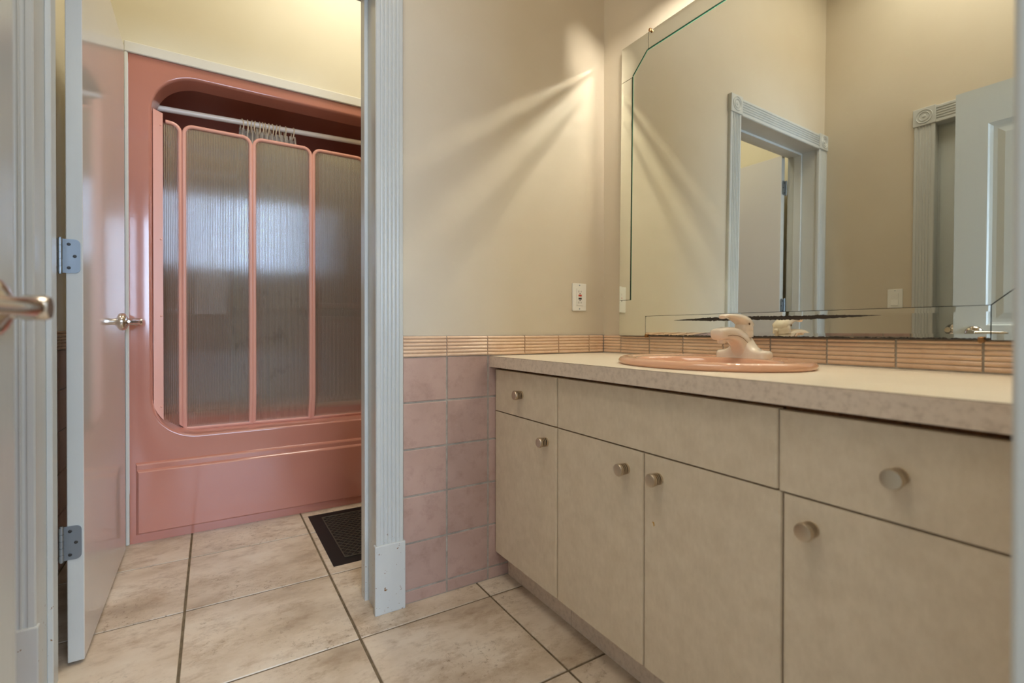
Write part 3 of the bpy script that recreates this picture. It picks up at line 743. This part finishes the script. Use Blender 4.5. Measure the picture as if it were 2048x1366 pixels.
# ------------------------------------------------------------------ vanity light bar above the mirror (out of frame)
vl = empty('vanity_light', 'brushed nickel light bar with five round bulbs above the mirror', 'wall lamp', (WX, .81, 2.207))
bm = bx(-.03, 0, -.12, .12, .03, .10, bev=.004); box(bm, -.225, -.03, -.012, .012, .075, .09); box(bm, -.262, -.222, -.30, .30, .060, .095, bev=.004)
obj('light_bar', bm, m_nickel, vl)
bm = bmesh.new(); arc = [radians(-38 + 323 * q / 32) for q in range(33)]  # added unseen trough, keeps direct bulb light off the tile wall
pts = [(-.242 + .078 * cos(a), .078 * sin(a)) for a in arc] + [(-.242 + .075 * cos(a), .075 * sin(a)) for a in arc[::-1]]
prism(bm, pts, lambda a, b, t_: (a, t_, b), -.31, .31)
for s_ in (-.31, .307):
    prism(bm, [(-.242 + .078 * cos(a), .078 * sin(a)) for a in arc], lambda a, b, t_: (a, t_, b), s_, s_ + .003)
obj('added_bulb_baffle', bm, m_shield, vl, smooth=True, auto=40)
for k in range(5):
    yb_ = -.25 + .125 * k
    bm = lathe(bmesh.new(), [(.018, .060), (.018, .045), (.016, .044), (.016, .020)], (-.242, yb_, 0), (0, 0, 1), 20); so = obj('socket', bm, m_nickel, vl, smooth=True)
    bm = bmesh.new(); bmesh.ops.create_uvsphere(bm, u_segments=20, v_segments=12, radius=.022, matrix=Matrix.Translation((-.242, yb_, .0)))
    obj('bulb', bm, m_bulb, vl, smooth=True)

# ------------------------------------------------------------------ tub surround
tb = empty('tub_surround', 'glossy pink one-piece bathtub and shower surround', 'bathtub', (0, 0, 0))
TX0, TX1, TZ1 = -.291, 1.235, 2.034
OX0, OX1, OZ0, OZ1, OR = -.218, 1.162, .430, 1.985, .17
def rrect(ins, y, n=14, rbot=OR, rtop=OR, dz=0):
    x0, x1, z0, z1 = OX0 + ins, OX1 - ins, OZ0 + ins, OZ1 - ins
    out = []
    for cx_, cz_, a0, r in ((x1 - rtop + ins * 0, z1 - rtop, 0, rtop), (x0 + rtop, z1 - rtop, 90, rtop), (x0 + rbot, z0 + rbot, 180, rbot), (x1 - rbot, z0 + rbot, 270, rbot)):
        rr_ = max(.01, r)
        for q in range(n + 1):
            a = radians(a0 + 90 * q / n); out.append((cx_ + rr_ * cos(a), y, cz_ + rr_ * sin(a)))
    return out
base = rrect(0, 0)
def outer(y, k=0.0):
    out = []; mx, mz = (TX0 + TX1) / 2, (OZ0 + OZ1) / 2
    for (x, _, z_) in base:
        dx, dz_ = x - mx, z_ - mz; t_ = 1e9
        if dx > 1e-9: t_ = min(t_, (TX1 - mx) / dx)
        if dx < -1e-9: t_ = min(t_, (TX0 - mx) / dx)
        if dz_ > 1e-9: t_ = min(t_, (TZ1 - mz) / dz_)
        if dz_ < -1e-9: t_ = min(t_, (0.0 - mz) / dz_)
        out.append((mx + dx * t_, y, mz + dz_ * t_))
    # snap nearest points to the corners
    for cx_, cz_ in ((TX0, 0), (TX1, 0), (TX0, TZ1), (TX1, TZ1)):
        i = min(range(len(out)), key=lambda k_: (out[k_][0] - cx_) ** 2 + (out[k_][2] - cz_) ** 2); out[i] = (cx_, y, cz_)
    return out
def rin(ins, y): 
    r = OR - ins; return rrect(ins, y, rbot=max(.03, r), rtop=max(.03, r))
bm = bmesh.new()
loft(bm, [outer(YT + .06), outer(YT), rin(-.008, YT), rin(-.004, YT + .0006), rin(-.001, YT + .003), rin(.0012, YT + .007), rin(.002, YT + .014), rin(.010, YT + .095), rin(.004, YT + .105), rin(-.03, YT + .107)], cap=False)
obj('surround_face', bm, m_tub, tb, smooth=True, auto=35)
# alcove: walls, ceiling and basin as one shell
bm = bmesh.new(); rings = []
def rbox(x0, x1, z0, z1, r, y, n=8):
    out = []
    for cx_, cz_, a0 in ((x1 - r, z1 - r, 0), (x0 + r, z1 - r, 90), (x0 + r, z0 + r, 180), (x1 - r, z0 + r, 270)):
        for q in range(n + 1):
            a = radians(a0 + 90 * q / n); out.append((cx_ + r * cos(a), y, cz_ + r * sin(a)))
    return out
for ins, y, zb in ((0, YT + .106, .40), (0, YT + .12, .28), (.0, YT + .15, .15), (0, YT + .19, .12), (0, 3.18, .12), (.03, 3.25, .14), (.10, 3.28, .20)):
    rings.append(rbox(OX0 - .03 + ins, OX1 + .03 - ins, zb, OZ1 + .03 - ins, .06, y))
loft(bm, rings, cap=False); V = [bm.verts.new(p) for p in rings[-1]]; bm.faces.new(V)
obj('alcove', bm, m_tub, tb, smooth=True, auto=40)
# moulded ledges on the back wall: seat and soap ledge
bm = bx(OX0 - .02, OX1 + .02, 3.14, 3.27, .12, .44, bev=.03, seg=4); box(bm, OX0 - .02, OX1 + .02, 3.20, 3.27, .44, .98, bev=.02, seg=3)
box(bm, .55, 1.0, 3.16, 3.26, 1.02, 1.06, bev=.012, seg=3)
obj('moulded_ledge', bm, m_tub, tb, smooth=True, auto=40)
# stepped apron panel
bm = bmesh.new()
def slab(x0, z0, z1, y_out, y_in, sl):
    r0 = [(x0, y_in, z0), (TX1 - .02, y_in, z0), (TX1 - .02, y_in, z1), (x0, y_in, z1)]
    def ins(y, d_): return [(x0 + d_ * .5, y, z0 + d_ * .5), (TX1 - .02 - d_ * .5, y, z0 + d_ * .5), (TX1 - .02 - d_ * .5, y, z1 - d_), (x0 + d_ * .5, y, z1 - d_)]
    loft(bm, [r0, ins(y_in - (y_in - y_out) * .35, sl * .3), ins(y_in - (y_in - y_out) * .8, sl * .75), ins(y_out, sl * 1.25)])
slab(-.272, .034, .338, YT - .011, YT + .004, .010)
slab(-.266, .040, .309, YT - .021, YT - .009, .010)
obj('apron_panel', bm, m_tub, tb, smooth=True, auto=25)
obj('overflow_plate', lathe(bmesh.new(), [(.03, 0), (.03, .004), (.02, .010), (0, .011)], (OX0 - .03, 2.90, .33), (1, 0, 0), 24), m_chrome, tb, smooth=True)
obj('tub_spout', cyl(cyl(bmesh.new(), (OX1 + .03, 2.9, .52), (OX1 - .09, 2.9, .52), .026), (OX1 - .08, 2.9, .52), (OX1 - .08, 2.9, .485), .016), m_chrome, tb, smooth=True, auto=40)

# white trim around the tub unit
bm = bx(-.304, WX, YT - .012, YT, 2.034, 2.078, bev=.003)
tag(obj('trim_4', bm, m_white), 'white moulding above the pink tub surround', 'moulding', kind='structure')
tag(obj('trim_5', bx(-.3045, -.2915, YT - .010, YT + .002, 0, 2.034, bev=.003), m_white), 'slim upright white strip where the tub meets the wall behind the door', 'moulding', kind='structure')
tag(obj('trim_6', bx(1.235, WX, YT, YT + .1, 0, 2.034), m_wallbath), 'cream wall strip to the right of the tub', 'moulding', kind='structure')

# ------------------------------------------------------------------ folding tub screen
fs = empty('tub_screen', 'folding ribbed plastic bath screen with pink frames on the tub rim', 'shower screen', (0, 0, 0))
YP = 2.598; ZK = .563; ZB0, ZT0 = .4385, 1.802; FW = .0145
def ykink(z): return YP + (max(0, ZK - z) / (ZK - ZB0)) * .040
def screen_panel(x0, x1, ya=0.0, yb=0.0, zb=ZB0, open_left=False, label=None):
    r = .042; n = 8
    def yof(x): return ya + (yb - ya) * (x - x0) / (x1 - x0)
    def pathpts(o):     # offset o inward
        P_ = []
        if not open_left:
            P_ += [(x0 + o, zb + o), (x0 + o, ZK), (x0 + o, ZT0 - r)]
            for q in range(1, n): a = radians(180 - 90 * q / n); P_.append((x0 + r + (r - o) * cos(a), ZT0 - r + (r - o) * sin(a)))
            P_.append((x0 + r, ZT0 - o))
        else:
            P_ += [(x0 + (x1 - x0) * .30, ZT0 - o)]
        P_.append((x1 - r, ZT0 - o))
        for q in range(1, n): a = radians(90 - 90 * q / n); P_.append((x1 - r + (r - o) * cos(a), ZT0 - r + (r - o) * sin(a)))
        P_ += [(x1 - o, ZT0 - r), (x1 - o, ZK), (x1 - o, zb + o)]
        return P_
    A, B = pathpts(0), pathpts(FW * .95)
    bm = bmesh.new(); rings = []
    for a, b in zip(A, B):
        ring = []
        for (p, dy) in ((a, .004), (a, -.007), ((a[0] * .7 + b[0] * .3, a[1] * .7 + b[1] * .3), -.010), ((a[0] * .3 + b[0] * .7, a[1] * .3 + b[1] * .7), -.010), (b, -.007), (b, .004)):
            ring.append((p[0], ykink(p[1]) + dy + yof(p[0]), p[1]))
        rings.append(ring)
    closed = not open_left
    V = [[bm.verts.new(p) for p in r_] for r_ in rings]; m = len(V)
    for i in range(m if closed else m - 1):
        for k in range(6):
            bm.faces.new((V[i][k], V[i][(k + 1) % 6], V[(i + 1) % m][(k + 1) % 6], V[(i + 1) % m][k]))
    if not closed:
        bm.faces.new(V[0][::-1]); bm.faces.new(V[-1])
    fo = obj('panel_frame', bm, m_pink, fs, smooth=True, auto=35)
    # ribbed pane: corrugated sheet clipped by rounded top
    pitch = .0064; L = (x1 - x0) - FW * 1.2; nr = max(3, int(L / pitch)); per = 8
    bm = bmesh.new(); cols = []
    xa = x0 + FW * .6
    for i in range(nr * per + 1):
        x = xa + L * i / (nr * per); ph = 2 * pi * (i % per) / per
        dy = .0011 * cos(ph)
        e = min(x - x0, x1 - x); zt = ZT0 - FW * .6
        if e < r: zt = ZT0 - r + sqrt(max(0, (r - .004) ** 2 - (r - e) ** 2)) - FW * .4 if e > .004 else ZT0 - r
        if open_left and (x - x0) < r: zt = ZT0 - .012
        zs = [zb + FW * .5, ZK, zt]
        cols.append([bm.verts.new((x, ykink(z_) + dy + yof(x), z_)) for z_ in zs])
    for a, b in zip(cols, cols[1:]):
        for k in range(2): bm.faces.new((a[k], b[k], b[k + 1], a[k + 1]))
    obj('ribbed_pane', bm, m_rib, fs, smooth=True)
screen_panel(-.194, -.110, -.012, .004, zb=.455, open_left=True)
px = [-.110, .1645, .428, .692, .955, 1.10]
for k in range(5):
    screen_panel(px[k], px[k + 1], .004 * (k % 2), .004 * ((k + 1) % 2))
# wall flange shaped to the rounded lower corner
def corner_z(x):  # inner outline of the opening
    e = x - OX0
    return OZ0 + OR - sqrt(max(0, OR ** 2 - (OR - e) ** 2)) if e < OR else OZ0
for s in (0, 1):
    xs = [OX0 + .006 + (.040 - .006) * q / 6 for q in range(7)]
    pts = [(x, corner_z(x) + .012) for x in xs] + [(xs[-1], 1.822), (xs[0], 1.836)]
    if s: pts = [((OX0 + OX1) - x, z_) for x, z_ in pts][::-1]
    bm = prism(bmesh.new(), pts, lambda a, b, t_: (a, t_, b), YT + .030, YT + .038)
    w_ = obj('mounting_flange', bm, m_pink, fs)
    for zz in (1.77, 1.28, .95, .56):
        xx = OX0 + .033 if not s else OX1 - .033
        obj('screw', lathe(bmesh.new(), [(.0045, 0), (.0035, .002), (0, .0028)], (xx, YT + .030, zz), (0, -1, 0), 12), m_pink, w_, smooth=True)

# ------------------------------------------------------------------ rod, rings, curtain
YR = 2.660
ro = empty('curtain_rod', 'white shower curtain rod across the top of the tub opening', 'curtain rod', (0, 0, 0))
def zrod(x): return 1.874 + (x + .218) * .0285
bm = cyl(bmesh.new(), (OX0 - .028, YR, zrod(OX0 - .028)), (OX1 + .028, YR, zrod(OX1 + .028)), .0125, seg=24)
obj('rod_tube', bm, m_rod, ro, smooth=True, auto=50)
for xa_, xb_ in ((OX0 - .0295, OX0 - .020), (OX1 + .0295, OX1 + .02)):
    obj('end_cap', cyl(bmesh.new(), (xa_, YR, zrod(xa_)), (xb_, YR, zrod(xa_)), .024), m_rod, ro, smooth=True, auto=50)
def x_at(pxx, y):      # where a picture column meets the plane y, used once to measure the ring spacing
    d_ = W + R * ((pxx - 1024) / F_PX); return d_.x / d_.y * y
ring_px = [485, 497, 505, 512, 519, 525, 531, 538, 545, 553, 561, 571, 586]
rings_x = [x_at(p, YR) for p in ring_px]
bm = bmesh.new(); NU, NV = 40, 10
pts = []
for i in range(NU):
    a = 2 * pi * i / NU; cxx, czz = .0185 * cos(a), .030 * sin(a)
    pts.append([(.0026 * cos(2 * pi * j / NV), cxx * (1 + .0026 / .0185 * sin(2 * pi * j / NV)), czz * (1 + .0026 / .028 * sin(2 * pi * j / NV))) for j in range(NV)])
V = [[bm.verts.new(p) for p in r_] for r_ in pts]
for i in range(NU):
    for j in range(NV): bm.faces.new((V[i][j], V[i][(j + 1) % NV], V[(i + 1) % NU][(j + 1) % NV], V[(i + 1) % NU][j]))
bmesh.ops.recalc_face_normals(bm, faces=bm.faces[:])
rme = bpy.data.meshes.new('curtain_ring'); bm.to_mesh(rme); bm.free(); rme.materials.append(m_ring)
for p in rme.polygons: p.use_smooth = True
for k, xx in enumerate(rings_x):
    lab = 'cream plastic curtain ring on the white rod, in the middle of the bunch'
    if k == 0: lab = 'leftmost cream curtain ring, standing apart on the white rod'
    if k == len(rings_x) - 1: lab = 'rightmost cream curtain ring, apart from the bunch on the white rod'
    o = obj('curtain_ring', rme, None, None, (xx, YR, zrod(xx) - .0148), (0, random.uniform(-.1, .1), random.uniform(-.35, .35)))
    tag(o, lab, 'curtain ring', 'cream rings on the shower rod')
cu = empty('shower_curtain', 'bunched cloudy vinyl shower curtain hanging inside the pink tub', 'shower curtain', (0, 0, 0))
bm = bmesh.new(); NC, NRW = 260, 26; grid = []
xl0, xr0 = rings_x[0] - .012, rings_x[-1] + .012
for j in range(NRW + 1):
    v_ = j / NRW; z_ = 1.858 - v_ * (1.858 - .36) ; row = []
    xl = xl0 - .045 * v_ ** .8; xr = xr0 + .085 * v_ ** .8
    for i in range(NC + 1):
        u = i / NC; ph = u * 2 * pi * 12
        am = .020 + .016 * v_
        x = xl + (xr - xl) * u + .006 * sin(ph * 2 + .7 * sin(3 * u * pi) + v_ * 2)
        y = YR + .022 * v_ + am * sin(ph + .6 * sin(5 * u + v_ * 3)) * (.8 + .3 * sin(7 * u))
        zz = z_ - (.012 * (1 - cos(ph)) * .5 if j == 0 else 0)
        row.append(bm.verts.new((x, y, zz)))
    grid.append(row)
for a, b in zip(grid, grid[1:]):
    for i in range(NC): bm.faces.new((a[i], a[i + 1], b[i + 1], b[i]))
obj('curtain_sheet', bm, m_curtain, cu, smooth=True)

# ------------------------------------------------------------------ floor register
vr = empty('floor_register', 'black metal floor register with diamond lattice set in the tiles by the tub', 'floor vent', (0, 0, 0.001))
VX0, VX1, VY0, VY1 = .387, .700, 1.898, 2.474
bm = bmesh.new(); box(bm, VX0, VX1, VY0, VY1, -.004, .0015)
obj('base_plate', bm, m_vent, vr)
bm = bmesh.new(); a, b = .052, .052
for q in ((VX0 + a, VX0 + a + .004, VY0 + b, VY1 - b), (VX1 - a - .004, VX1 - a, VY0 + b, VY1 - b), (VX0 + a, VX1 - a, VY0 + b, VY0 + b + .003), (VX0 + a, VX1 - a, VY1 - b - .003, VY1 - b)):
    box(bm, *q, .001, .0042, bev=.0008)
obj('raised_rim', bm, m_ventl, vr)
bm = bmesh.new(); x0_, x1_, y0_, y1_ = VX0 + a + .004, VX1 - a - .004, VY0 + b + .003, VY1 - b - .003
stp = .034
def clipseg(c, sgn):
    # line y = sgn*x + c clipped to the rectangle
    P_ = []
    for x in (x0_, x1_):
        y = sgn * x + c
        if y0_ <= y <= y1_: P_.append((x, y))
    for y in (y0_, y1_):
        x = (y - c) / sgn
        if x0_ < x < x1_: P_.append((x, y))
    return P_[:2] if len(P_) >= 2 else None
for sgn in (1.25, -1.25):
    c = y0_ - 1.25 * x1_ - 1
    while c < y1_ + 3:
        sgm = clipseg(c, sgn)
        if sgm:
            (xa, ya), (xb, yb) = sgm; cyl(bm, (xa, ya, .0016), (xb, yb, .0018), .0016, seg=5)
        c += stp
lo = obj('lattice', bm, m_ventl, vr); lo['kind'] = 'stuff'
